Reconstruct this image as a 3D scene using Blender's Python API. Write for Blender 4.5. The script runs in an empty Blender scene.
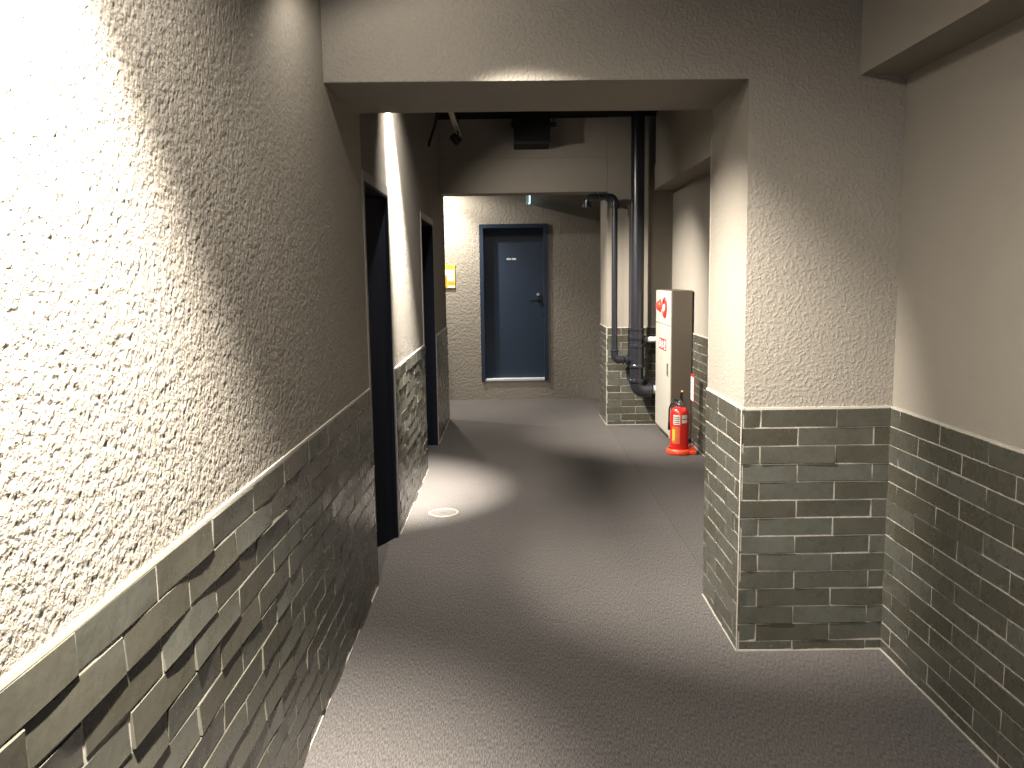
import bpy, bmesh, math, random
import numpy as np
from mathutils import Vector, Matrix
random.seed(7)
PI = math.pi
scene = bpy.context.scene
C = scene.collection

# ------------------------------------------------------------------ materials
def new_mat(name):
    m = bpy.data.materials.new(name); m.use_nodes = True
    nt = m.node_tree
    return m, nt, nt.nodes['Principled BSDF']

def plain(name, col, rough=0.5, metal=0.0, spec=0.5, emit=None, estr=0.0, noise=0.06):
    m, nt, b = new_mat(name)
    b.inputs['Roughness'].default_value = rough
    b.inputs['Metallic'].default_value = metal
    b.inputs['Specular IOR Level'].default_value = spec
    tc = nt.nodes.new('ShaderNodeTexCoord')
    n = nt.nodes.new('ShaderNodeTexNoise'); n.inputs['Scale'].default_value = 35; n.inputs['Detail'].default_value = 3
    nt.links.new(tc.outputs['Object'], n.inputs['Vector'])
    r = nt.nodes.new('ShaderNodeValToRGB')
    r.color_ramp.elements[0].position = 0.3; r.color_ramp.elements[1].position = 0.7
    r.color_ramp.elements[0].color = tuple(c * (1 - noise) for c in col) + (1,)
    r.color_ramp.elements[1].color = tuple(min(1, c * (1 + noise)) for c in col) + (1,)
    nt.links.new(n.outputs['Fac'], r.inputs['Fac'])
    nt.links.new(r.outputs['Color'], b.inputs['Base Color'])
    if emit:
        b.inputs['Emission Color'].default_value = emit + (1,)
        b.inputs['Emission Strength'].default_value = estr
    return m

PLASTER = (0.202, 0.182, 0.152)
def plaster(name, kind):
    m, nt, b = new_mat(name)
    b.inputs['Roughness'].default_value = 0.85
    b.inputs['Specular IOR Level'].default_value = 0.25
    tc = nt.nodes.new('ShaderNodeTexCoord')
    def noise(scale, detail, rough=0.5):
        n = nt.nodes.new('ShaderNodeTexNoise')
        n.inputs['Scale'].default_value = scale; n.inputs['Detail'].default_value = detail
        n.inputs['Roughness'].default_value = rough
        nt.links.new(tc.outputs['Object'], n.inputs['Vector'])
        return n.outputs['Fac']
    def ramp(fac, a, z):
        r = nt.nodes.new('ShaderNodeMapRange'); r.interpolation_type = 'SMOOTHSTEP'
        r.inputs['From Min'].default_value = a; r.inputs['From Max'].default_value = z
        nt.links.new(fac, r.inputs['Value']); return r.outputs['Result']
    def math_(op, a, bb):
        n = nt.nodes.new('ShaderNodeMath'); n.operation = op
        for i, v in enumerate((a, bb)):
            if isinstance(v, (int, float)): n.inputs[i].default_value = v
            else: nt.links.new(v, n.inputs[i])
        return n.outputs[0]
    cr = nt.nodes.new('ShaderNodeValToRGB')
    cr.color_ramp.elements[0].color = tuple(c * 0.95 for c in PLASTER) + (1,)
    cr.color_ramp.elements[1].color = tuple(c * 1.05 for c in PLASTER) + (1,)
    nt.links.new(noise(6, 4), cr.inputs['Fac'])
    nt.links.new(cr.outputs['Color'], b.inputs['Base Color'])
    if kind == 'coarse':
        h = math_('ADD', math_('MULTIPLY', ramp(noise(104, 5, 0.74), 0.28, 0.62), 0.0095), math_('MULTIPLY', noise(300, 2, 0.7), 0.0036))
    elif kind == 'spatter':
        h = math_('ADD', math_('MULTIPLY', ramp(noise(74, 3, 0.55), 0.44, 0.66), 0.0014), math_('MULTIPLY', noise(200, 2), 0.0012))
    elif kind == 'rough':
        h = math_('ADD', math_('MULTIPLY', ramp(noise(34, 2.5, 0.55), 0.3, 0.7), 0.0021), math_('MULTIPLY', noise(110, 2), 0.0014))
    else:
        h = math_('MULTIPLY', ramp(noise(150, 2), 0.3, 0.7), 0.0006)
    bp = nt.nodes.new('ShaderNodeBump'); bp.inputs['Strength'].default_value = 1.0; bp.inputs['Distance'].default_value = 1.0
    nt.links.new(h, bp.inputs['Height']); nt.links.new(bp.outputs['Normal'], b.inputs['Normal'])
    return m

def tile_mat():
    m, nt, b = new_mat('glazed_brick_tile')
    g = nt.nodes.new('ShaderNodeNewGeometry')
    tc = nt.nodes.new('ShaderNodeTexCoord')
    n = nt.nodes.new('ShaderNodeTexNoise'); n.inputs['Scale'].default_value = 14; n.inputs['Detail'].default_value = 5; n.inputs['Roughness'].default_value = 0.65
    nt.links.new(tc.outputs['Object'], n.inputs['Vector'])
    a = nt.nodes.new('ShaderNodeMath'); a.operation = 'MULTIPLY_ADD'; a.inputs[1].default_value = 0.7
    nt.links.new(g.outputs['Random Per Island'], a.inputs[0])
    s = nt.nodes.new('ShaderNodeMath'); s.operation = 'MULTIPLY_ADD'; s.inputs[1].default_value = 0.9; s.inputs[2].default_value = -0.3
    nt.links.new(n.outputs['Fac'], s.inputs[0]); nt.links.new(s.outputs[0], a.inputs[2])
    r = nt.nodes.new('ShaderNodeValToRGB'); e = r.color_ramp
    e.elements[0].position = 0.0; e.elements[0].color = (0.039, 0.035, 0.0245, 1)
    e.elements[1].position = 1.0; e.elements[1].color = (0.066, 0.067, 0.057, 1)
    k = e.elements.new(0.5); k.color = (0.048, 0.046, 0.035, 1)
    nt.links.new(a.outputs[0], r.inputs['Fac']); nt.links.new(r.outputs['Color'], b.inputs['Base Color'])
    b.inputs['Roughness'].default_value = 0.34
    rr = nt.nodes.new('ShaderNodeMapRange'); rr.inputs['To Min'].default_value = 0.19; rr.inputs['To Max'].default_value = 0.37
    nt.links.new(n.outputs['Fac'], rr.inputs['Value']); nt.links.new(rr.outputs['Result'], b.inputs['Roughness'])
    bp = nt.nodes.new('ShaderNodeBump'); bp.inputs['Distance'].default_value = 0.0012; bp.inputs['Strength'].default_value = 0.7
    n2 = nt.nodes.new('ShaderNodeTexNoise'); n2.inputs['Scale'].default_value = 28; n2.inputs['Detail'].default_value = 2
    nt.links.new(tc.outputs['Object'], n2.inputs['Vector'])
    nt.links.new(n2.outputs['Fac'], bp.inputs['Height']); nt.links.new(bp.outputs['Normal'], b.inputs['Normal'])
    return m

def carpet_mat(name, k):
    m, nt, b = new_mat(name)
    b.inputs['Roughness'].default_value = 0.95; b.inputs['Specular IOR Level'].default_value = 0.15
    tc = nt.nodes.new('ShaderNodeTexCoord')
    mp = nt.nodes.new('ShaderNodeMapping'); mp.inputs['Scale'].default_value = (260, 48, 1)
    nt.links.new(tc.outputs['Object'], mp.inputs['Vector'])
    n = nt.nodes.new('ShaderNodeTexNoise'); n.inputs['Scale'].default_value = 1.0; n.inputs['Detail'].default_value = 2
    nt.links.new(mp.outputs[0], n.inputs['Vector'])
    n2 = nt.nodes.new('ShaderNodeTexNoise'); n2.inputs['Scale'].default_value = 2.2; n2.inputs['Detail'].default_value = 4
    nt.links.new(tc.outputs['Object'], n2.inputs['Vector'])
    r = nt.nodes.new('ShaderNodeValToRGB')
    r.color_ramp.elements[0].position = 0.34; r.color_ramp.elements[1].position = 0.68
    r.color_ramp.elements[0].color = (0.043 * k, 0.0395 * k, 0.0375 * k, 1)
    r.color_ramp.elements[1].color = (0.104 * k, 0.0955 * k, 0.090 * k, 1)
    nt.links.new(n.outputs['Fac'], r.inputs['Fac'])
    mx = nt.nodes.new('ShaderNodeMix'); mx.data_type = 'RGBA'; mx.blend_type = 'MULTIPLY'; mx.inputs['Factor'].default_value = 1
    r2 = nt.nodes.new('ShaderNodeValToRGB')
    r2.color_ramp.elements[0].color = (0.86, 0.86, 0.86, 1); r2.color_ramp.elements[1].color = (1.08, 1.07, 1.06, 1)
    nt.links.new(n2.outputs['Fac'], r2.inputs['Fac'])
    nt.links.new(r.outputs['Color'], mx.inputs['A']); nt.links.new(r2.outputs['Color'], mx.inputs['B'])
    nt.links.new(mx.outputs['Result'], b.inputs['Base Color'])
    bp = nt.nodes.new('ShaderNodeBump'); bp.inputs['Distance'].default_value = 0.0022; bp.inputs['Strength'].default_value = 0.8
    nt.links.new(n.outputs['Fac'], bp.inputs['Height']); nt.links.new(bp.outputs['Normal'], b.inputs['Normal'])
    return m

M = {}
M['coarse'] = plaster('coarse_stucco', 'coarse')
M['spatter'] = plaster('spatter_stucco', 'spatter')
M['rough'] = plaster('rough_stucco', 'rough')
M['smooth'] = plaster('smooth_paint', 'smooth')
M['tile'] = tile_mat()
M['grout'] = plain('pale_grout', (0.245, 0.224, 0.19), 0.9, noise=0.2)
M['trim'] = plain('cream_sealant', (0.3234, 0.3003, 0.258), 0.6)
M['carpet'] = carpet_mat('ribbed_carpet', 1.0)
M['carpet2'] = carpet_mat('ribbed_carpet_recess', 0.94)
M['ceil'] = plain('dark_ceiling_paint', (0.008, 0.008, 0.0092), 0.9, spec=0.1)
M['navy'] = plain('navy_steel_paint', (0.0150, 0.0240, 0.0415), 0.42, spec=0.25, noise=0.03)
M['navyshade'] = plain('shaded_navy_paint', (0.0026, 0.0038, 0.0085), 0.6, spec=0.12, noise=0.03)  # door navy with the dimness of the side doorways put into the colour
M['taupe'] = plain('taupe_frame_paint', (0.154, 0.1424, 0.127), 0.5, noise=0.03)
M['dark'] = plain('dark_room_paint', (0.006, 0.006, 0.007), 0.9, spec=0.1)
M['steel'] = plain('brushed_steel', (0.4774, 0.4774, 0.4774), 0.32, metal=1.0, noise=0.03)
M['sill'] = plain('stainless_sill', (0.5544, 0.6006, 0.616), 0.35, metal=0.4, noise=0.02)
M['black'] = plain('black_plastic', (0.006, 0.006, 0.0066), 0.45, spec=0.3)
M['pipe'] = plain('charcoal_pipe_paint', (0.0115, 0.0120, 0.0160), 0.26, noise=0.04)
M['white'] = plain('white_plastic', (0.5544, 0.539, 0.5005), 0.4, noise=0.02)
M['cream'] = plain('cream_steel_enamel', (0.3234, 0.3042, 0.258), 0.42, noise=0.02)
M['bronze'] = plain('brown_steel_enamel', (0.0616, 0.04851, 0.03465), 0.45, noise=0.02)
M['red'] = plain('red_enamel', (0.4774, 0.01694, 0.01155), 0.25, noise=0.03)
M['orange'] = plain('orange_red_plastic', (0.6545, 0.05775, 0.01925), 0.4, noise=0.04)
M['redglass'] = plain('red_lamp_plastic', (0.5544, 0.0385, 0.0308), 0.15, noise=0.02)
M['label'] = plain('pale_label', (0.539, 0.5082, 0.4466), 0.5, noise=0.05)
M['yellow'] = plain('yellow_print', (0.616, 0.4004, 0.0385), 0.5, noise=0.03)
M['orangeprint'] = plain('orange_print', (0.616, 0.231, 0.0385), 0.5, noise=0.03)
M['greytext'] = plain('white_print', (0.6545, 0.6699, 0.693), 0.5, noise=0.01)
M['duct'] = plain('dark_duct_paint', (0.006, 0.0058, 0.005), 0.8, spec=0.15)
M['lens'] = plain('lamp_lens', (0.693, 0.6545, 0.5775), 0.3, emit=(1.0, 0.88, 0.7), estr=4.0)
M['exit'] = plain('exit_panel', (0.462, 0.616, 0.6545), 0.4, emit=(0.72, 0.93, 1.0), estr=0.75)
M['exitside'] = plain('exit_green_edge', (0.0385, 0.1925, 0.2156), 0.4, emit=(0.05, 0.26, 0.36), estr=0.2)
M['duct_rail'] = plain('grey_rail', (0.1232, 0.1155, 0.1001), 0.4, metal=0.3)

# ------------------------------------------------------------------ mesh helpers
def obj(name, bm, mat, parent=None, smooth=None):
    bmesh.ops.recalc_face_normals(bm, faces=bm.faces[:])
    me = bpy.data.meshes.new(name); bm.to_mesh(me); bm.free()
    me.materials.append(M[mat] if isinstance(mat, str) else mat)
    o = bpy.data.objects.new(name, me); C.objects.link(o)
    if smooth is not None:
        for p in me.polygons: p.use_smooth = True
        me.set_sharp_from_angle(angle=math.radians(smooth))
    if parent: o.parent = parent; o.matrix_parent_inverse = Matrix.Translation(-Vector(parent.location))
    return o

def tag(o, label=None, cat=None, group=None, kind=None):
    if label: o['label'] = label
    if cat: o['category'] = cat
    if group: o['group'] = group
    if kind: o['kind'] = kind
    return o

def thing(name, label, cat, loc, group=None, kind=None):
    o = bpy.data.objects.new(name, None); C.objects.link(o); o.location = loc
    o.empty_display_size = 0.1
    return tag(o, label, cat, group, kind)

def B(): return bmesh.new()

def box(bm, lo, hi, bev=0.0, seg=2):
    lo, hi = Vector(lo), Vector(hi)
    r = bmesh.ops.create_cube(bm, size=1.0)
    vs = r['verts']
    for v in vs:
        v.co = Vector([(lo[i] + hi[i]) / 2 + v.co[i] * (hi[i] - lo[i]) for i in range(3)])
    if bev > 0:
        es = list({e for v in vs for e in v.link_edges})
        bmesh.ops.bevel(bm, geom=es, offset=bev, segments=seg, profile=0.5, affect='EDGES')
    return bm

def basis(d):
    d = Vector(d).normalized()
    a = Vector((0, 0, 1)) if abs(d.z) < 0.9 else Vector((1, 0, 0))
    u = d.cross(a).normalized(); v = d.cross(u).normalized()
    return u, v, d

def lathe(bm, origin, axis, prof, n=28, cap=True):
    """prof: list of (radius, distance along the axis)"""
    u, v, d = basis(axis); o = Vector(origin); rings = []
    for r, t in prof:
        if r < 1e-6: rings.append([bm.verts.new(o + d * t)])
        else: rings.append([bm.verts.new(o + d * t + (u * math.cos(2 * PI * k / n) + v * math.sin(2 * PI * k / n)) * r) for k in range(n)])
    for a, b in zip(rings[:-1], rings[1:]):
        if len(a) == 1 and len(b) == 1: continue
        for k in range(n):
            k2 = (k + 1) % n
            if len(a) == 1: bm.faces.new((a[0], b[k2], b[k]))
            elif len(b) == 1: bm.faces.new((a[k], a[k2], b[0]))
            else: bm.faces.new((a[k], a[k2], b[k2], b[k]))
    for ring in (rings[0], rings[-1]):
        if cap and len(ring) > 1: bm.faces.new(ring)
    return bm

def cyl(bm, p, q, r, n=24, ch=0.0):
    p, q = Vector(p), Vector(q); L = (q - p).length
    if ch: return lathe(bm, p, q - p, [(r - ch, 0), (r, ch), (r, L - ch), (r - ch, L)], n)
    return lathe(bm, p, q - p, [(r, 0), (r, L)], n)

def tube(bm, pts, r, n=16):
    pts = [Vector(p) for p in pts]
    t0 = (pts[1] - pts[0]).normalized()
    u, v, _ = basis(t0); rings = []
    for i, p in enumerate(pts):
        t = (pts[min(i + 1, len(pts) - 1)] - pts[max(i - 1, 0)]).normalized()
        u = (u - t * u.dot(t)).normalized(); v = t.cross(u)
        rr = r[i] if isinstance(r, (list, tuple)) else r
        rings.append([bm.verts.new(p + (u * math.cos(2 * PI * k / n) + v * math.sin(2 * PI * k / n)) * rr) for k in range(n)])
    for a, b in zip(rings[:-1], rings[1:]):
        for k in range(n): bm.faces.new((a[k], a[(k + 1) % n], b[(k + 1) % n], b[k]))
    bm.faces.new(rings[0]); bm.faces.new(rings[-1])
    return bm

def arc(c, a, b, r, n=10):
    """quarter bend: from c + r*a towards c + r*b about centre c"""
    c, a, b = Vector(c), Vector(a), Vector(b)
    return [c + a * r * math.cos(PI / 2 * k / n) + b * r * math.sin(PI / 2 * k / n) for k in range(n + 1)]

def prism(bm, poly, axis, lo, hi):
    """extrude a polygon (list of 2D points in the other two axes) along an axis"""
    def P(a, b, t):
        return {'x': (t, a, b), 'y': (a, t, b), 'z': (a, b, t)}[axis]
    A = [bm.verts.new(P(a, b, lo)) for a, b in poly]; Z = [bm.verts.new(P(a, b, hi)) for a, b in poly]
    bm.faces.new(A); bm.faces.new(Z)
    for k in range(len(poly)):
        k2 = (k + 1) % len(poly); bm.faces.new((A[k], A[k2], Z[k2], Z[k]))
    return bm

# ------------------------------------------------------------------ tiled wainscot
TH = 1.011; PITCH = 0.0743; TL = 0.302; GAP = 0.0030
def wainscot(parent, o, u, n, L, first, seed, wob=1.0):
    """thin glazed brick tiles on a plaster face: o = floor corner, u = along, n = outwards"""
    rnd = random.Random(seed)
    o, u, n = Vector(o), Vector(u), Vector(n); w = Vector((0, 0, 1))
    P = lambda a, b, d: o + u * a + w * b + n * d
    def slab(bm, a0, a1, b0, b1, d):
        A = [P(a0, b0, 0), P(a1, b0, 0), P(a1, b1, 0), P(a0, b1, 0)]
        Z = [q + n * d for q in A]
        va = [bm.verts.new(q) for q in A]; vz = [bm.verts.new(q) for q in Z]
        bm.faces.new(va[::-1]); bm.faces.new(vz)
        for k in range(4): bm.faces.new((va[k], va[(k + 1) % 4], vz[(k + 1) % 4], vz[k]))
    g = B(); slab(g, 0, L, 0, TH - 0.001, 0.0082); obj('grout', g, 'grout', parent)
    c = B(); slab(c, 0, L, TH - 0.003, TH + 0.006, 0.0085); slab(c, 0, L, 0, 0.006, 0.0135); obj('sealant', c, 'trim', parent)
    bm = B(); NX, NY = 6, 2
    row = 0; top = TH - 0.003
    while top > 0.02:
        bot = max(top - PITCH + GAP, 0.004)
        start = first - (0 if row % 2 == 0 else TL / 2) - TL
        k = 0
        while True:
            a0 = start + TL * k; a1 = a0 + TL - GAP; k += 1
            if a0 > L: break
            a0c, a1c = max(a0, 0.002), min(a1, L - 0.002)
            if a1c - a0c < 0.012: continue
            d0 = 0.0102 + rnd.uniform(-.0009, .0009) * wob
            ta = rnd.gauss(0, .0008) * wob; tb = rnd.gauss(0.0004, .0010) * wob
            bl = rnd.uniform(-.0012, .0008) * wob; ph = rnd.uniform(0, 6.28); am = rnd.uniform(.0002, .0010) * wob
            jb, jt = rnd.uniform(0, .0018) * wob, rnd.uniform(0, .0014) * wob
            jl, jr = rnd.uniform(0, .0016) * wob, rnd.uniform(0, .0016) * wob
            A0, A1, B0, B1 = a0c + (jl if a0 > 0.002 else 0), a1c - (jr if a1 < L - 0.002 else 0), bot + jb, top - jt
            sk = rnd.gauss(0, .0007) * wob
            ch = 0.0011
            def dep(s, t):
                return max(0.0088, d0 + ta * (2 * s - 1) + tb * (1 - 2 * t) + bl * ((2 * s - 1) ** 2) + am * math.sin(ph + s * 5.0) * (1 - t))
            def pos(s, t, sh, dd):
                a = A0 + sh + (A1 - A0 - 2 * sh) * s
                b = B0 + sh + (B1 - B0 - 2 * sh) * t + sk * (2 * s - 1)
                return P(a, b, max(dd, 0.0))
            F = [[bm.verts.new(pos(i / NX, j / NY, ch, dep(i / NX, j / NY))) for i in range(NX + 1)] for j in range(NY + 1)]
            for j in range(NY):
                for i in range(NX):
                    f = bm.faces.new((F[j][i], F[j][i + 1], F[j + 1][i + 1], F[j + 1][i])); f.smooth = True
            ring = [(i, 0) for i in range(NX)] + [(NX, j) for j in range(NY)] + [(i, NY) for i in range(NX, 0, -1)] + [(0, j) for j in range(NY, 0, -1)]
            R1 = [bm.verts.new(pos(i / NX, j / NY, 0, dep(i / NX, j / NY) - ch)) for i, j in ring]
            R0 = [bm.verts.new(pos(i / NX, j / NY, 0, 0.004)) for i, j in ring]
            for q in range(len(ring)):
                q2 = (q + 1) % len(ring)
                (i, j), (i2, j2) = ring[q], ring[q2]
                bm.faces.new((R1[q], R1[q2], F[j2][i2], F[j][i])); bm.edges.get((F[j2][i2], F[j][i])).smooth = False
                bm.faces.new((R0[q], R0[q2], R1[q2], R1[q]))
        top -= PITCH; row += 1
    obj('tiles', bm, 'tile', parent)

# ------------------------------------------------------------------ the setting
CE = 3.10; XL = -0.70; XR = 1.515; XF = 1.645; YE = 10.42; Y0 = -2.2
bm = B(); box(bm, (-2.6, Y0, -0.12), (0.988, YE + 0.15, 0)); box(bm, (0.988, Y0, -0.12), (1.9, 3.30, 0))
floor = tag(obj('floor', bm, 'carpet'), 'grey brown ribbed carpet floor along the corridor', 'floor', kind='structure')
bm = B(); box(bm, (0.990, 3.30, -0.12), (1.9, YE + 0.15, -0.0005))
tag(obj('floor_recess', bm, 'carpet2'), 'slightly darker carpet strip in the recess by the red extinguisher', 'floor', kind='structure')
bm = B(); box(bm, (-2.6, Y0, CE), (1.9, YE + 0.15, CE + 0.15))
tag(obj('ceiling', bm, 'ceil'), 'dark painted ceiling above the corridor', 'ceiling', kind='structure')

# left wall, two doorways, return at its far end
D1 = (4.03, 4.875); D2 = (6.60, 7.63); DH = 2.055
bm = B()
for y0, y1, z0 in ((Y0, D1[0], 0), (D1[0], D1[1], DH), (D1[1], D2[0], 0), (D2[0], D2[1], DH), (D2[1], 9.0, 0)):
    box(bm, (XL - 0.16, y0, z0), (XL, y1, CE))
box(bm, (-2.6, 8.85, 0), (XL - 0.16, 9.0, CE))
wl = tag(obj('wall_left', bm, 'coarse'), 'left corridor wall of coarse stucco above brick tile wainscot', 'wall', kind='structure')
wainscot(wl, (XL, Y0, 0), (0, 1, 0), (1, 0, 0), D1[0] - 0.012 - Y0, 0.12, 1, 1.9)
wainscot(wl, (XL, D1[1] + 0.012, 0), (0, 1, 0), (1, 0, 0), D2[0] - D1[1] - 0.024, 0.2, 2, 1.8)
wainscot(wl, (XL, D2[1] + 0.012, 0), (0, 1, 0), (1, 0, 0), 9.0 - D2[1] - 0.012, 0.17, 3, 1.2)

# the coarse stucco coat of the near left wall as real relief (grains of about a centimetre)
def stucco_coat(parent, y0, y1, z0, z1, step):
    rng = np.random.default_rng(5)
    ny, nz = int((y1 - y0) / step) + 1, int((z1 - z0) / step) + 1
    yy, zz = np.meshgrid(np.linspace(y0, y1, ny), np.linspace(z0, z1, nz), indexing='ij')
    def vnoise(cell, turn=0.0):
        a = ((yy - y0) * math.cos(turn) + (zz - z0) * math.sin(turn)) / cell
        b = ((zz - z0) * math.cos(turn) - (yy - y0) * math.sin(turn)) / cell
        b = b - b.min()
        i, j = a.astype(int), b.astype(int); u, v = a - i, b - j
        u, v = u * u * (3 - 2 * u), v * v * (3 - 2 * v)
        g = rng.random((i.max() + 2, j.max() + 2))
        return (g[i, j] * (1 - u) + g[i + 1, j] * u) * (1 - v) + (g[i, j + 1] * (1 - u) + g[i + 1, j + 1] * u) * v
    h = 0.00125 * np.clip((vnoise(.0092, .5) * .6 + vnoise(.0071, 1.0) * .55 - .25) / .5, 0, 1) + 0.0010 * vnoise(.0056, .75) + 0.0008 * vnoise(.03)
    co = np.stack([np.full(yy.shape, XL) + 0.0005 + h, yy, zz], -1).reshape(-1, 3)
    k = (np.arange(ny - 1)[:, None] * nz + np.arange(nz - 1)[None, :]).reshape(-1)
    F = np.stack([k, k + nz, k + nz + 1, k + 1], -1)
    me = bpy.data.meshes.new('stucco_coat')
    me.vertices.add(len(co)); me.vertices.foreach_set('co', co.reshape(-1))
    me.loops.add(F.size); me.loops.foreach_set('vertex_index', F.reshape(-1))
    me.polygons.add(len(F)); me.polygons.foreach_set('loop_start', np.arange(0, F.size, 4)); me.polygons.foreach_set('loop_total', np.full(len(F), 4))
    me.polygons.foreach_set('use_smooth', np.ones(len(F), dtype=bool))
    me.update(calc_edges=True); me.validate()
    me.materials.append(M['smooth'])
    o = bpy.data.objects.new('stucco_coat', me); C.objects.link(o); o.parent = parent
stucco_coat(wl, 0.55, D1[0] - 0.008, TH + 0.004, 2.62, 0.0038)

# dark rooms behind the two doorways
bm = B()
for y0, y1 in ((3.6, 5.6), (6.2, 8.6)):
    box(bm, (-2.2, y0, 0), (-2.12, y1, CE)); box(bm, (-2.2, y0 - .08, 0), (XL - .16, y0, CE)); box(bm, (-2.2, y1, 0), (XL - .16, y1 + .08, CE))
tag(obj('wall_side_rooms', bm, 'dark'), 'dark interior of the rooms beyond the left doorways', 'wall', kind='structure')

# right wall near, and the far right wall set further back
bm = B(); box(bm, (XR, Y0, 0), (XR + 0.2, 3.267, CE))
wr = tag(obj('wall_right', bm, 'smooth'), 'smooth beige near right wall above brick tile wainscot', 'wall', kind='structure')
wainscot(wr, (XR, 3.267, 0), (0, -1, 0), (-1, 0, 0), 3.267 - Y0, 0.09, 4)
bm = B(); box(bm, (XF, 3.87, 0), (XF + 0.2, YE, CE))
wf = tag(obj('wall_right_recess', bm, 'smooth'), 'beige far right wall of the recess behind the cream cabinet', 'wall', kind='structure')
wainscot(wf, (XF, 8.5, 0), (0, -1, 0), (-1, 0, 0), 8.5 - 3.87, 0.2, 5)

# near pillar with its lintel across the corridor
PX = 0.922
bm = B()
prism(bm, [(XL, 2.285), (PX, 2.285), (PX, 0), (1.9, 0), (1.9, CE), (XL, CE)], 'y', 3.267, 3.87)
es = [e for e in bm.edges if e.calc_length() > 0.3 and all(abs(v.co.x) < 1.2 for v in e.verts) and all(v.co.z < 2.3 for v in e.verts)]
bmesh.ops.bevel(bm, geom=es, offset=0.006, segments=2, profile=0.5, affect='EDGES')
wp = tag(obj('wall_pillar_near', bm, 'spatter'), 'near right stucco pillar and lintel framing the corridor', 'wall', kind='structure')
wainscot(wp, (PX - 0.0102, 3.267, 0), (1, 0, 0), (0, -1, 0), XR - PX + 0.0102, 0.078, 6, 1.4)
bm = B(); box(bm, (PX - 0.0130, 3.267 - 0.0130, 0), (PX - 0.0085, 3.267 - 0.0085, TH), .0012, 1); obj('corner_bead', bm, 'trim', wp)
wainscot(wp, (PX, 3.87, 0), (0, -1, 0), (-1, 0, 0), 0.603 + 0.0102, (0.603 - 0.07) % TL, 7, 1.3)

# far pillar, far lintel
QX = 0.985
bm = B(); box(bm, (QX, 8.5, 0), (XF, 9.15, CE))
wq = tag(obj('wall_pillar_far', bm, 'smooth'), 'far right pillar behind the charcoal pipes', 'wall', kind='structure')
wainscot(wq, (QX - 0.0102, 8.5, 0), (1, 0, 0), (0, -1, 0), XF - QX, 0.15, 8)
bm = B(); box(bm, (QX - 0.0130, 8.5 - 0.0130, 0), (QX - 0.0085, 8.5 - 0.0085, TH), .0012, 1); obj('corner_bead', bm, 'trim', wq)
wainscot(wq, (QX, 9.15, 0), (0, -1, 0), (-1, 0, 0), 0.65 + 0.0102, 0.2, 9)
bm = B(); box(bm, (XL, 8.512, 2.377), (QX, 8.80, 2.715), 0.003, 1); box(bm, (XL, 8.522, 2.715), (QX, 8.80, CE))
tag(obj('wall_lintel_far', bm, 'smooth'), 'far beige lintel over the passage to the blue end door', 'wall', kind='structure')

# end wall and the passage that turns left behind the left wall
bm = B()
for lo, hi in (((-2.6, 0), (-.35, CE)), ((.43, 0), (1.9, CE)), ((-.35, 0), (.43, .25)), ((-.35, 2.16), (.43, CE))):
    box(bm, (lo[0], YE, lo[1]), (hi[0], YE + 0.15, hi[1]))
bmesh.ops.remove_doubles(bm, verts=bm.verts, dist=1e-5)
tag(obj('wall_end', bm, 'rough'), 'rough stucco end wall around the blue door', 'wall', kind='structure')
bm = B(); box(bm, (-2.75, 8.85, 0), (-2.6, YE + 0.15, CE))
tag(obj('wall_passage_left', bm, 'smooth'), 'hidden side wall where the far passage turns left', 'wall', kind='structure')

# boxed beams along the right
bm = B(); box(bm, (1.335, Y0, 2.285), (XR, 3.267, CE))
tag(obj('trim_1', bm, 'smooth'), 'boxed beige beam along the top of the near right wall', 'beam', kind='structure')
bm = B(); box(bm, (1.432, 3.87, 2.377), (XF, 8.42, 2.62), 0.003, 1); box(bm, (1.440, 3.87, 2.62), (XF, 8.35, CE))
tag(obj('trim_2', bm, 'smooth'), 'boxed beige beam high on the far right wall beside the pipes', 'beam', kind='structure')

# ------------------------------------------------------------------ doors
def doorway(name, label, y0, y1, leaf):
    t = thing(name, label, 'door', (XL - 0.08, (y0 + y1) / 2, 0), kind='structure')
    h = DH; f = 0.042
    a = B()
    x0, x1 = XL - 0.165, XL + 0.005
    prism(a, [(y0 - .006, 0), (y0 + f - .006, 0), (y0 + f - .006, h - f), (y1 - f + .006, h - f), (y1 - f + .006, 0), (y1 + .006, 0), (y1 + .006, h + .006), (y0 - .006, h + .006)], 'x', x0, x1)
    obj('frame', a, 'taupe', t)
    b = B()                                     # navy rebate lining the opening
    prism(b, [(y0 + f - .006, 0), (y0 + f + .008, 0), (y0 + f + .008, h - f - .014), (y1 - f - .008, h - f - .014), (y1 - f - .008, 0), (y1 - f + .006, 0), (y1 - f + .006, h - f), (y0 + f - .006, h - f)], 'x', x0 - .01, XL + 0.0045)
    obj('rebate', b, 'navyshade', t)
    w = (y1 - y0) - 2 * f - 0.03
    d = B(); box(d, (-0.04, -w, 0.006), (0, 0, h - f - 0.022), 0.002, 1)
    k = B(); cyl(k, (0, -w + .06, 1.0), (0.05, -w + .06, 1.0), 0.011, 12); cyl(k, (0.045, -w + .06, 1.0), (0.045, -w + .18, 1.0), 0.009, 12)
    bmesh.ops.transform(d, matrix=Matrix.Translation((XL + leaf[0], y1 - f - .012, 0)) @ Matrix.Rotation(-leaf[1], 4, 'Z'), verts=d.verts)
    bmesh.ops.transform(k, matrix=Matrix.Translation((XL + leaf[0], y1 - f - .012, 0)) @ Matrix.Rotation(-leaf[1], 4, 'Z'), verts=k.verts)
    dl = obj('door_leaf', d, 'navyshade', t)
    hd = obj('lever_handle', k, 'black', None, 40); hd.parent = dl; hd.matrix_parent_inverse = dl.matrix_basis.inverted()
    return t
doorway('door_1', 'nearer open dark doorway in the left wall', D1[0], D1[1], (-0.012, math.radians(25)))
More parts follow.
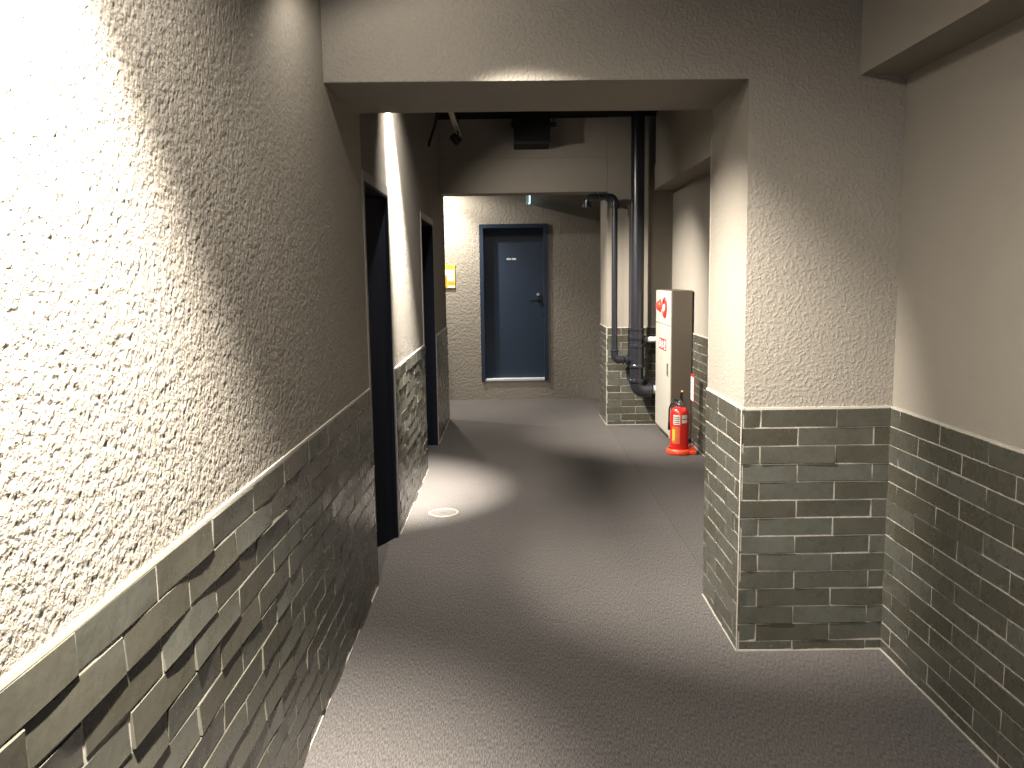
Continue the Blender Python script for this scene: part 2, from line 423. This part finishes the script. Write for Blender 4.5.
doorway('door_2', 'farther open dark doorway in the left wall', D2[0], D2[1], (-0.168, math.radians(88)))

# blue steel door at the end
t = thing('door_3', 'closed navy blue steel door in the stucco end wall', 'door', (0.04, YE, 0.235), kind='structure')
ex0, ex1, ez0, ez1 = -0.382, 0.462, 0.235, 2.187; LY = YE + 0.082
a = B(); f = 0.048
prism(a, [(ex0, ez0), (ex0 + f, ez0), (ex0 + f, ez1 - f), (ex1 - f, ez1 - f), (ex1 - f, ez0), (ex1, ez0), (ex1, ez1), (ex0, ez1)], 'y', YE - 0.016, YE + 0.14)
obj('frame', a, 'navy', t)
a = B(); box(a, (ex0 + f - .001, LY, ez0 + 0.03), (ex1 - f + .001, LY + 0.04, ez1 - f + .001), 0.0008, 1)
lf = obj('door_leaf', a, 'navy', t)
a = B(); box(a, (ex0 + f - .004, YE - 0.012, ez0), (ex1 - f + .004, LY + 0.01, ez0 + 0.030), 0.003, 1); obj('sill', a, 'sill', t)
a = B(); cyl(a, (0.352, LY - .003, 1.245), (0.352, LY - .016, 1.245), 0.024, 20); cyl(a, (0.352, LY - .01, 1.245), (0.352, LY - .06, 1.245), 0.010, 14)
tube(a, [(0.356, LY - .055, 1.245), (0.33, LY - .058, 1.245), (0.24, LY - .055, 1.243)], 0.011, 12)
h = obj('lever_handle', a, 'black', lf, 40)
a = B(); cyl(a, (0.345, LY - .003, 1.315), (0.345, LY - .014, 1.315), 0.020, 20); box(a, (0.328, LY - .03, 1.308), (0.362, LY - .014, 1.321), .002, 1)
obj('thumb_turn', a, 'steel', lf, 40)
a = B(); x = -0.045                       # two short words, too small to read
for wd in ((.013, .011, .012, .011, .008), (.012, .011, .011, .010, .012)):
    for cw in wd:
        box(a, (x, LY - .0045, 1.748), (x + .0035, LY - .002, 1.772)); box(a, (x + .0025, LY - .0045, 1.766), (x + cw - .003, LY - .002, 1.772)); box(a, (x + cw - .006, LY - .0045, 1.748), (x + cw - .003, LY - .002, 1.766))
        x += cw
    x += 0.009
obj('lettering', a, 'greytext', lf)

# ------------------------------------------------------------------ pipes
PY = 8.30
def ring_(bm, c, axis, r, w):
    c = Vector(c); d = Vector(axis).normalized()
    lathe(bm, c - d * w / 2, d, [(r - .012, 0), (r - .003, .001), (r, .005), (r, w - .005), (r - .003, w - .001), (r - .012, w)], 28)
bx = 1.257; R = 0.066
t = thing('soil_pipe', 'thick charcoal vertical drain pipe from ceiling beside cream cabinet', 'pipe', (bx, PY, 0.30))
a = B(); cyl(a, (bx, PY, 0.50), (bx, PY, CE), R, 32); obj('pipe', a, 'pipe', t, 40)
a = B(); lathe(a, (bx, PY, 0.62), (0, 0, 1), [(R, 0), (R + .012, .002), (R + .014, .012), (R + .012, .028), (R + .006, .036), (R + .006, .195), (R + .012, .203), (R + .014, .218), (R + .012, .235), (R, .237)], 32)
cyl(a, (bx - 0.04, PY, 0.70), (bx - 0.105, PY, 0.70), 0.040, 20); ring_(a, (bx - 0.100, PY, 0.70), (1, 0, 0), 0.050, 0.030)
obj('tee_fitting', a, 'pipe', t, 35)
a = B(); lathe(a, (bx, PY, 0.905), (0, 0, 1), [(R, 0), (R + .010, .002), (R + .010, .03), (R + .004, .036), (R + .004, .085), (R + .011, .09), (R + .013, .11), (R, .112)], 32)
cyl(a, (bx + 0.04, PY, 0.90), (bx + 0.095, PY, 0.90), 0.036, 20); ring_(a, (bx + 0.09, PY, 0.90), (1, 0, 0), 0.044, 0.026)
obj('branch_fitting', a, 'pipe', t, 35)
a = B(); er = 0.085; zc = 0.385 + er
tube(a, [(bx, PY, 0.50)] + arc((bx + er, PY, zc), (-1, 0, 0), (0, 0, -1), er, 12) + [(bx + 0.15, PY, 0.385)], R + .006, 32)
ring_(a, (bx, PY, 0.490), (0, 0, 1), R + .020, 0.034); ring_(a, (bx + .135, PY, 0.385), (1, 0, 0), R + .014, 0.030)
obj('elbow', a, 'pipe', t, 35)
a = B(); cyl(a, (bx + .13, PY, 0.392), (XF - 0.01, PY, 0.392), 0.042, 24); obj('outlet_pipe', a, 'white', t, 40)['label'] = 'short white outlet pipe'
a = B(); cyl(a, (bx + .08, PY, 0.90), (XF - 0.01, PY, 0.90), 0.028, 24); obj('branch_pipe', a, 'white', t, 40)['label'] = 'short white branch pipe'

sx = 1.032; r = 0.0295
t = thing('branch_drain_pipe', 'thin charcoal pipe elbowed under the lintel and joined to the thick pipe', 'pipe', (sx, PY, 0.68))
a = B(); cyl(a, (sx, PY, 0.75), (sx, PY, 2.23), r, 24); obj('pipe', a, 'pipe', t, 40)
a = B(); q = 0.05
tube(a, [(sx, PY, 0.80)] + arc((sx + q, PY, 0.70 + q), (-1, 0, 0), (0, 0, -1), q, 10) + [(sx + .10, PY, 0.70)], r + .007, 24)
ring_(a, (sx, PY, 0.795), (0, 0, 1), r + .014, .022); ring_(a, (sx + .085, PY, .70), (1, 0, 0), r + .014, .022)
cyl(a, (sx + .09, PY, .70), (bx - .115, PY, .70), r, 20)
obj('elbow', a, 'pipe', t, 35)
a = B(); zt = 2.302
tube(a, [(sx, PY, 2.20)] + arc((sx - q, PY, zt - q), (1, 0, 0), (0, 0, 1), q, 10) + [(sx - .08, PY, zt)], r + .008, 24)
ring_(a, (sx, PY, 2.21), (0, 0, 1), r + .014, .022); ring_(a, (sx - .075, PY, zt), (1, 0, 0), r + .014, .022)
obj('elbow', a, 'pipe', t, 35)
a = B(); cyl(a, (sx - .07, PY, zt), (0.80, PY, zt), r, 24); ring_(a, (0.885, PY, zt), (1, 0, 0), r + .010, .03); ring_(a, (0.845, PY, zt), (1, 0, 0), r + .014, .022)
obj('pipe', a, 'pipe', t, 35)
a = B()
tube(a, [(0.83, PY, zt)] + arc((0.81, PY, zt - q), (0, 0, 1), (-1, 0, 0), q, 10) + [(0.76, PY, zt - .09)], r + .008, 24)
ring_(a, (0.76, PY, zt - .085), (0, 0, 1), r + .016, .028)
obj('elbow', a, 'pipe', t, 35)

# ------------------------------------------------------------------ hydrant cabinet
cx, cy0, cy1, cz0, cz1 = 1.432, 7.465, 8.215, 0.045, 1.40
t = thing('hydrant_cabinet', 'tall cream steel fire hydrant cabinet with red lamp on the right wall', 'cabinet', (1.56, 7.84, 0))
a = B(); box(a, (cx + .012, cy0, cz0), (XF - .016, cy1, cz1), .004, 2); obj('body', a, 'bronze', t)['label'] = 'brown steel cabinet body'
a = B(); box(a, (cx + .05, cy0 + .03, 0.0), (XF - .02, cy1 - .03, cz0 + .001)); obj('plinth', a, 'black', t)
a = B(); box(a, (cx, cy0 + .004, 1.082), (cx + .0125, cy1 - .004, cz1 - .006), .002, 1); obj('upper_panel', a, 'cream', t)
a = B(); box(a, (cx, cy0 + .045, cz0 + .03), (cx + .0125, cy1 - .004, 1.076), .002, 1); dr = obj('door', a, 'cream', t)
a = B(); box(a, (cx + .001, cy0 + .004, cz0 + .005), (cx + .0125, cy0 + .036, 1.076), .002, 1); obj('door_stile', a, 'cream', t)
a = B(); box(a, (cx - .012, cy0 + .075, .62), (cx, cy0 + .105, .74), .004, 2); obj('handle', a, 'steel', dr)
py0, py1, pz0, pz1 = 7.655, 8.03, 0.838, 0.945          # red plate with three white characters
a = B(); box(a, (cx - .0025, py0, pz0), (cx + .001, py1, pz1), .001, 1); pl = obj('nameplate', a, 'red', t); pl['label'] = 'red nameplate with white characters'
STROKES = {'ka': [((.5, .95), (.5, .55)), ((.5, .55), (.1, .05)), ((.5, .55), (.92, .05)), ((.18, .75), (.27, .5)), ((.82, .78), (.70, .52))],
 'sho': [((.1, .92), (.2, .8)), ((.04, .65), (.16, .55)), ((.06, .08), (.22, .38)), ((.62, .98), (.62, .7)), ((.4, .92), (.48, .75)), ((.85, .92), (.76, .75)), ((.38, .66), (.9, .66)), ((.38, .66), (.38, .04)), ((.9, .66), (.9, .04)), ((.38, .46), (.9, .46)), ((.38, .27), (.9, .27))],
 'sen': [((.04, .7), (.42, .7)), ((.23, .98), (.23, .02)), ((.22, .66), (.04, .3)), ((.25, .6), (.42, .42)), ((.68, .98), (.42, .6)), ((.68, .98), (.98, .6)), ((.52, .58), (.86, .58)), ((.52, .34), (.86, .34)), ((.42, .06), (.97, .06)), ((.69, .58), (.69, .06))]}
cw = (py1 - py0 - .03) / 3
for i, ch in enumerate(('sho', 'ka', 'sen')):
    a = B()
    yb = py1 - .015 - i * cw
    for (p, q2) in STROKES[ch]:
        P = Vector((cx - .0032, yb - .012 - p[0] * (cw - .024), pz0 + .012 + p[1] * (pz1 - pz0 - .024)))
        Q = Vector((cx - .0032, yb - .012 - q2[0] * (cw - .024), pz0 + .012 + q2[1] * (pz1 - pz0 - .024)))
        d = (Q - P).normalized(); sv = d.cross(Vector((1, 0, 0))) * .0062
        vs = [a.verts.new(v + Vector((dx, 0, 0))) for dx in (0, .0015) for v in (P + sv, Q + sv, Q - sv, P - sv)]
        a.faces.new(vs[:4]); a.faces.new(vs[4:])
        for k in range(4): a.faces.new((vs[k], vs[(k + 1) % 4], vs[4 + (k + 1) % 4], vs[4 + k]))
    obj('character', a, 'greytext', pl)
lz, ly = 1.238, 7.735
a = B(); lathe(a, (cx, ly, lz), (-1, 0, 0), [(.098, 0), (.098, .006), (.088, .014), (.070, .014), (.066, .006), (0, .006)], 32); lr = obj('alarm_button_ring', a, 'red', t, 40); lr['label'] = 'red alarm button ring'
a = B(); lathe(a, (cx, ly, lz), (-1, 0, 0), [(.034, .004), (.034, .012), (.026, .018), (0, .019)], 24); obj('push_button', a, 'label', lr, 40)
a = B(); lathe(a, (cx, 7.965, 1.25), (-1, 0, 0), [(.062, 0), (.062, .008), (.052, .012), (.048, .022), (.036, .036), (.016, .043), (0, .044)], 28); obj('indicator_lamp', a, 'redglass', t, 40)['label'] = 'small red domed indicator lamp'

# ------------------------------------------------------------------ fire extinguisher and stand
fx, fy, fz = 1.448, 7.09, 0.022
t = thing('fire_extinguisher', 'red fire extinguisher standing on an orange plastic base', 'fire extinguisher', (fx, fy, fz))
a = B(); lathe(a, (fx, fy, fz), (0, 0, 1), [(0, 0), (.070, 0), (.078, .006), (.080, .02), (.080, .325), (.077, .345), (.066, .368), (.045, .384), (.024, .390), (.024, .396), (0, .396)], 36); obj('cylinder', a, 'red', t, 40)
a = B(); lathe(a, (fx, fy, fz + .390), (0, 0, 1), [(.030, 0), (.030, .022), (.022, .028), (.018, .050), (0, .050)], 20); cyl(a, (fx, fy, fz + .425), (fx - .045, fy, fz + .425), .010, 12); cyl(a, (fx, fy, fz + .425), (fx, fy - .04, fz + .425), .014, 14); obj('valve', a, 'steel', t, 35)
a = B()
tube(a, [(fx - .028, fy, fz + .432), (fx + .02, fy, fz + .436), (fx + .012, fy, fz + .47), (fx + .018, fy, fz + .515)], [.012, .014, .013, .011], 10)
tube(a, [(fx - .012, fy, fz + .435), (fx - .045, fy, fz + .452), (fx - .06, fy, fz + .440)], .007, 10)
obj('lever', a, 'black', t, 40)
a = B(); tube(a, [(fx + .018, fy, fz + .500), (fx + .021, fy, fz + .528)], .008, 10); obj('safety_pin', a, 'yellow', t, 40)
a = B()
pts = [Vector((fx - .045, fy, fz + .425)), Vector((fx - .072, fy + .01, fz + .412)), Vector((fx - .086, fy + .02, fz + .37)), Vector((fx - .087, fy + .025, fz + .30)), Vector((fx - .086, fy + .03, fz + .25))]
tube(a, pts, .007, 12); tube(a, [pts[-1], pts[-1] + Vector((0, 0, -.07))], [.009, .011], 12)
obj('hose', a, 'black', t, 40)
def patch(bm, a0, a1, z0, z1, n=8):             # a label wrapped on the cylinder, angles from -Y
    rr = 0.0806
    g = [[bm.verts.new((fx + rr * math.sin(math.radians(a0 + (a1 - a0) * k / n)), fy - rr * math.cos(math.radians(a0 + (a1 - a0) * k / n)), fz + z)) for k in range(n + 1)] for z in (z0, z1)]
    for k in range(n): bm.faces.new((g[0][k], g[0][k + 1], g[1][k + 1], g[1][k]))
a = B(); patch(a, -52, -8, .24, .325); patch(a, 2, 40, .255, .325); obj('label', a, 'label', t, 40)
a = B()
for k in range(4): patch(a, -48, -12, .25 + .018 * k, .256 + .018 * k)
for v in a.verts: v.co += (v.co - Vector((fx, fy, v.co.z))).normalized() * .0006
obj('label_print', a, 'black', t, 40)
a = B(); patch(a, 4, 38, .286, .293)
for v in a.verts: v.co += (v.co - Vector((fx, fy, v.co.z))).normalized() * .0006
obj('label_print', a, 'black', t, 40)
a = B(); patch(a, -62, -10, .075, .225); obj('instruction_label', a, plain('faded_instruction_print', (0.4774, 0.1001, 0.0385), .4), t, 40)
a = B(); patch(a, -60, -40, .10, .20)
for v in a.verts: v.co += (v.co - Vector((fx, fy, v.co.z))).normalized() * .0006
obj('pictogram', a, 'yellow', t, 40)

t = thing('extinguisher_stand', 'orange red plastic extinguisher stand with sign plate on thin rods', 'stand', (fx, fy, 0))
def dish(bm, z0, z1, grow, n=40):
    pts = []
    for k in range(n):
        th = 2 * PI * k / n
        pts.append((fx + (0.094 + grow) * math.cos(th), fy + (0.100 + grow) * math.sin(th)))
    return pts
a = B()
lathe(a, (fx, fy, 0.0), (0, 0, 1), [(0, .001), (.108, .001), (.112, .006), (.112, .026), (.106, .044), (.100, .048), (.094, .044), (.090, .022), (0, .0215)], 40)
box(a, (fx + .05, fy - .085, 0.001), (fx + .135, fy + .095, .036), .008, 2)
obj('base', a, 'orange', t, 40)
a = B(); box(a, (fx + .098, fy - .045, .03), (fx + .128, fy + .06, .062), .006, 2); obj('rod_socket', a, 'orange', t)
for yy in (fy - .03, fy + .045):
    a = B(); cyl(a, (1.562, yy, .05), (1.562, yy, .47), .0045, 10); obj('rod', a, 'steel', t, 40)
a = B(); box(a, (1.556, 7.035, .455), (1.561, 7.16, .69), .001, 1); sp = obj('sign_plate', a, 'red', t); sp['label'] = 'red sign plate with white panel'
a = B(); box(a, (1.5545, 7.042, .462), (1.5565, 7.153, .665)); obj('sign_panel', a, 'white', sp)

# ------------------------------------------------------------------ floor drain, notice, exit sign
t = thing('floor_drain', 'round metal floor cleanout cap set in the carpet by the left wall', 'drain', (-0.465, 5.34, 0))
a = B(); lathe(a, (-0.465, 5.34, -.002), (0, 0, 1), [(.084, 0), (.102, 0), (.102, .006), (.098, .009), (.088, .009), (.084, .004), (.084, 0)], 48, False); obj('rim', a, plain('worn_rim', (0.24, 0.225, 0.195), .4, metal=0.3), t, 40)
a = B(); lathe(a, (-0.465, 5.34, -.002), (0, 0, 1), [(0, 0), (.082, 0), (.082, .0032), (0, .0038)], 40)
box(a, (-.485, 5.335, .001), (-.445, 5.345, .0035)); obj('lid', a, plain('worn_lid', (0.078, 0.073, 0.066), .7), t, 40)

t = thing('wall_notice', 'yellow and orange framed notice at the left edge of the end wall', 'notice', (-0.79, YE, 1.55))
a = B(); box(a, (-.905, YE - .012, 1.408), (-.688, YE, 1.70), .002, 1); obj('board', a, 'yellow', t)
a = B(); box(a, (-.89, YE - .0135, 1.50), (-.70, YE - .011, 1.635)); obj('white_panel', a, 'white', t)
a = B(); box(a, (-.895, YE - .0135, 1.415), (-.79, YE - .011, 1.49)); box(a, (-.89, YE - .0150, 1.505), (-.785, YE - .0125, 1.57)); box(a, (-.78, YE - .0135, 1.455), (-.70, YE - .011, 1.488)); obj('orange_band', a, 'orangeprint', t)
a = B(); box(a, (-.78, YE - .0135, 1.415), (-.695, YE - .011, 1.442)); obj('caption_strip', a, 'label', t)
a = B()
for k in range(5): box(a, (-.775, YE - .0145, 1.52 + .021 * k), (-.715, YE - .0130, 1.523 + .021 * k))
obj('printed_lines', a, 'orangeprint', t)

t = thing('exit_sign', 'slim lit pale blue sign projecting edge on above the blue door', 'exit sign', (0.245, YE, 2.47))
a = B(); box(a, (0.222, YE - .30, 2.425), (0.232, YE - .02, 2.52), .001, 1); obj('side_panel', a, 'exitside', t)
a = B(); box(a, (0.232, YE - .30, 2.420), (0.252, YE - .02, 2.525), .002, 1); obj('lit_panel', a, 'exit', t)
a = B(); box(a, (0.205, YE - .02, 2.42), (0.265, YE, 2.53), .002, 1); obj('mounting_plate', a, 'white', t)

# ------------------------------------------------------------------ ceiling duct, lighting rails and spotlights
t = thing('ceiling_duct', 'dark square duct box hung under the ceiling at the far lintel', 'duct', (0.22, 8.35, CE))
a = B(); box(a, (0.051, 8.05, 2.797), (0.394, 8.512, CE), .004, 1); obj('duct_box', a, 'duct', t)
a = B(); box(a, (0.045, 8.045, 2.790), (0.400, 8.075, 2.807), .002, 1); obj('flange', a, 'black', t)
for xa, xb in ((0.024, 0.052), (0.398, 0.455)):
    a = B(); box(a, (xa, 8.10, 2.945), (xb, 8.14, 2.99), .004, 1); cyl(a, ((xa + xb) / 2, 8.12, 2.95), ((xa + xb) / 2, 8.12, CE), .006, 8); obj('hanger', a, 'black', t)

def rail(label, x, y0, y1, z):
    t = thing('lighting_rail', label, 'lighting rail', (x, (y0 + y1) / 2, z), 'lighting rails')
    a = B(); prism(a, [(x - .017, z), (x - .008, z), (x - .008, z + .014), (x + .008, z + .014), (x + .008, z), (x + .017, z), (x + .017, z + .022), (x - .017, z + .022)], 'y', y0, y1); obj('track', a, 'duct_rail', t)
    for y in (y0 + .15, y1 - .12):
        a = B(); cyl(a, (x, y, z + .02), (x, y, CE), .005, 8); obj('hanger', a, 'black', t)
    for y in (y0, y1):
        a = B(); box(a, (x - .018, y - .006, z - .001), (x + .018, y + .006, z + .024), .002, 1); obj('end_cap', a, 'black', t)

def spot(label, p, target, core, core_deg, blend, spill, spill_deg, col=(1.0, 0.86, 0.68), railz=2.785, spill_aim=None, sblend=0.25):
    """a black track spotlight with its reflector's core beam and wider spill"""
    p, q = Vector(p), Vector(target); d = (q - p).normalized()
    t = thing('track_spotlight', label, 'spotlight', p, 'track spotlights')
    a = B(); lathe(a, p - d * .085, d, [(0, 0), (.024, .002), (.030, .010), (.034, .06), (.036, .085), (.033, .085), (.031, .070), (0, .068)], 24); obj('head', a, 'black', t, 40)
    a = B(); lathe(a, p - d * .0165, d, [(.0305, 0), (.0305, .001), (0, .001)], 20); obj('lens', a, 'lens', t)
    a = B(); top = Vector((p.x, p.y, railz)); tube(a, [p - d * .05, (p - d * .05).lerp(top, .5), top], .008, 10); box(a, top + Vector((-.016, -.04, -.002)), top + Vector((.016, .04, .012)), .003, 1); obj('bracket', a, 'black', t, 40)
    for nm, e, deg, bl, aim in (('spot_core', core, core_deg, blend, d), ('spot_spill', spill, spill_deg, sblend, (Vector(spill_aim) - p).normalized() if spill_aim else d)):
        if e <= 0: continue
        L = bpy.data.lights.new(nm, 'SPOT'); L.energy = e; L.spot_size = math.radians(deg); L.spot_blend = bl; L.shadow_soft_size = .022; L.color = col
        o = bpy.data.objects.new(nm, L); C.objects.link(o); o.location = p + d * .006
        o.rotation_euler = aim.to_track_quat('-Z', 'Y').to_euler()

rail('lighting rail above the near end of the corridor', -0.45, -0.3, 2.95, 2.785)
rail('grey lighting rail running to the spotlight by the far lintel', -0.412, 4.2, 7.12, 2.715)
WARM = (1.0, 0.93, 0.83)
# near bay: one washes the left wall, one is turned to the near pillar
spot('track spotlight washing the near left wall', (-0.47, 0.80, 2.70), (-0.70, 1.36, 1.36), 2000, 51, 1.0, 330, 133, WARM, spill_aim=(0.05, 1.75, 0.0), sblend=.7)
spot('track spotlight turned to the near pillar', (-0.43, 2.66, 2.61), (0.92, 3.87, 0.80), 880, 54, 1.0, 12, 160, WARM, spill_aim=(-0.20, 3.0, 1.75), sblend=.4)
# middle bay
spot('track spotlight washing the left wall between the two doorways', (-0.50, 4.80, 2.96), (-0.86, 5.56, 0.98), 3300, 41, 1.0, 300, 112, WARM, railz=CE - .012, spill_aim=(0.45, 6.0, 0), sblend=.8)
spot('black track spotlight at the rail end by the far lintel', (-0.408, 7.0, 2.64), (1.35, 7.95, 0.75), 850, 66, 1.0, 45, 104, WARM, railz=2.715, spill_aim=(0.6, 8.3, 1.5), sblend=.8)
# beyond the far lintel
rail('lighting rail beyond the far lintel', -0.95, 9.3, 10.3, 2.785)
spot('track spotlight beyond the far lintel', (-0.95, 10.08, 2.72), (-0.50, 10.20, 0.6), 250, 90, 1.0, 85, 155, WARM, spill_aim=(-.4, 9.8, 0), sblend=.5)
spot('track spotlight deeper in the far passage', (-1.60, 9.45, 2.70), (-0.30, 9.75, 0.0), 130, 100, 1.0, 0, 155, WARM)

a = B(); tube(a, [(-.60, 7.4, CE), (-.61, 7.4, 2.95), (-.64, 7.4, 2.83), (-.685, 7.4, 2.71), (-.692, 7.4, 2.67)], .012, 10)
tag(obj('cable', a, 'black', None, 40), 'short black cable from the ceiling to the left wall', 'cable')

# ------------------------------------------------------------------ world, camera
w = bpy.data.worlds.new('dusk'); scene.world = w; w.use_nodes = True
bg = w.node_tree.nodes['Background']; bg.inputs['Color'].default_value = (0.45, 0.60, 1.0, 1); bg.inputs['Strength'].default_value = 0.36

f = 830.0; roll = math.radians(0.8); pitch = math.radians(7.415)
fw = Vector((0, math.cos(pitch), -math.sin(pitch))); X = Vector((1, 0, 0)); Z = Vector((0, math.sin(pitch), math.cos(pitch)))
c, s = math.cos(roll), math.sin(roll)
right = X * c - Z * s; up = X * s + Z * c
cam = bpy.data.cameras.new('camera'); cam.sensor_width = 36; cam.lens = f / 1024 * 36; cam.clip_start = 0.02
co = bpy.data.objects.new('camera', cam); C.objects.link(co)
m = Matrix((right, up, -fw)).transposed().to_4x4(); m.translation = (0, 0, 1.55)
co.matrix_world = m
scene.camera = co
scene.view_settings.view_transform = 'Standard'; scene.view_settings.look = 'None'
scene.view_settings.gamma = 1; scene.view_settings.use_curve_mapping = False
scene.view_settings.exposure = 0.80
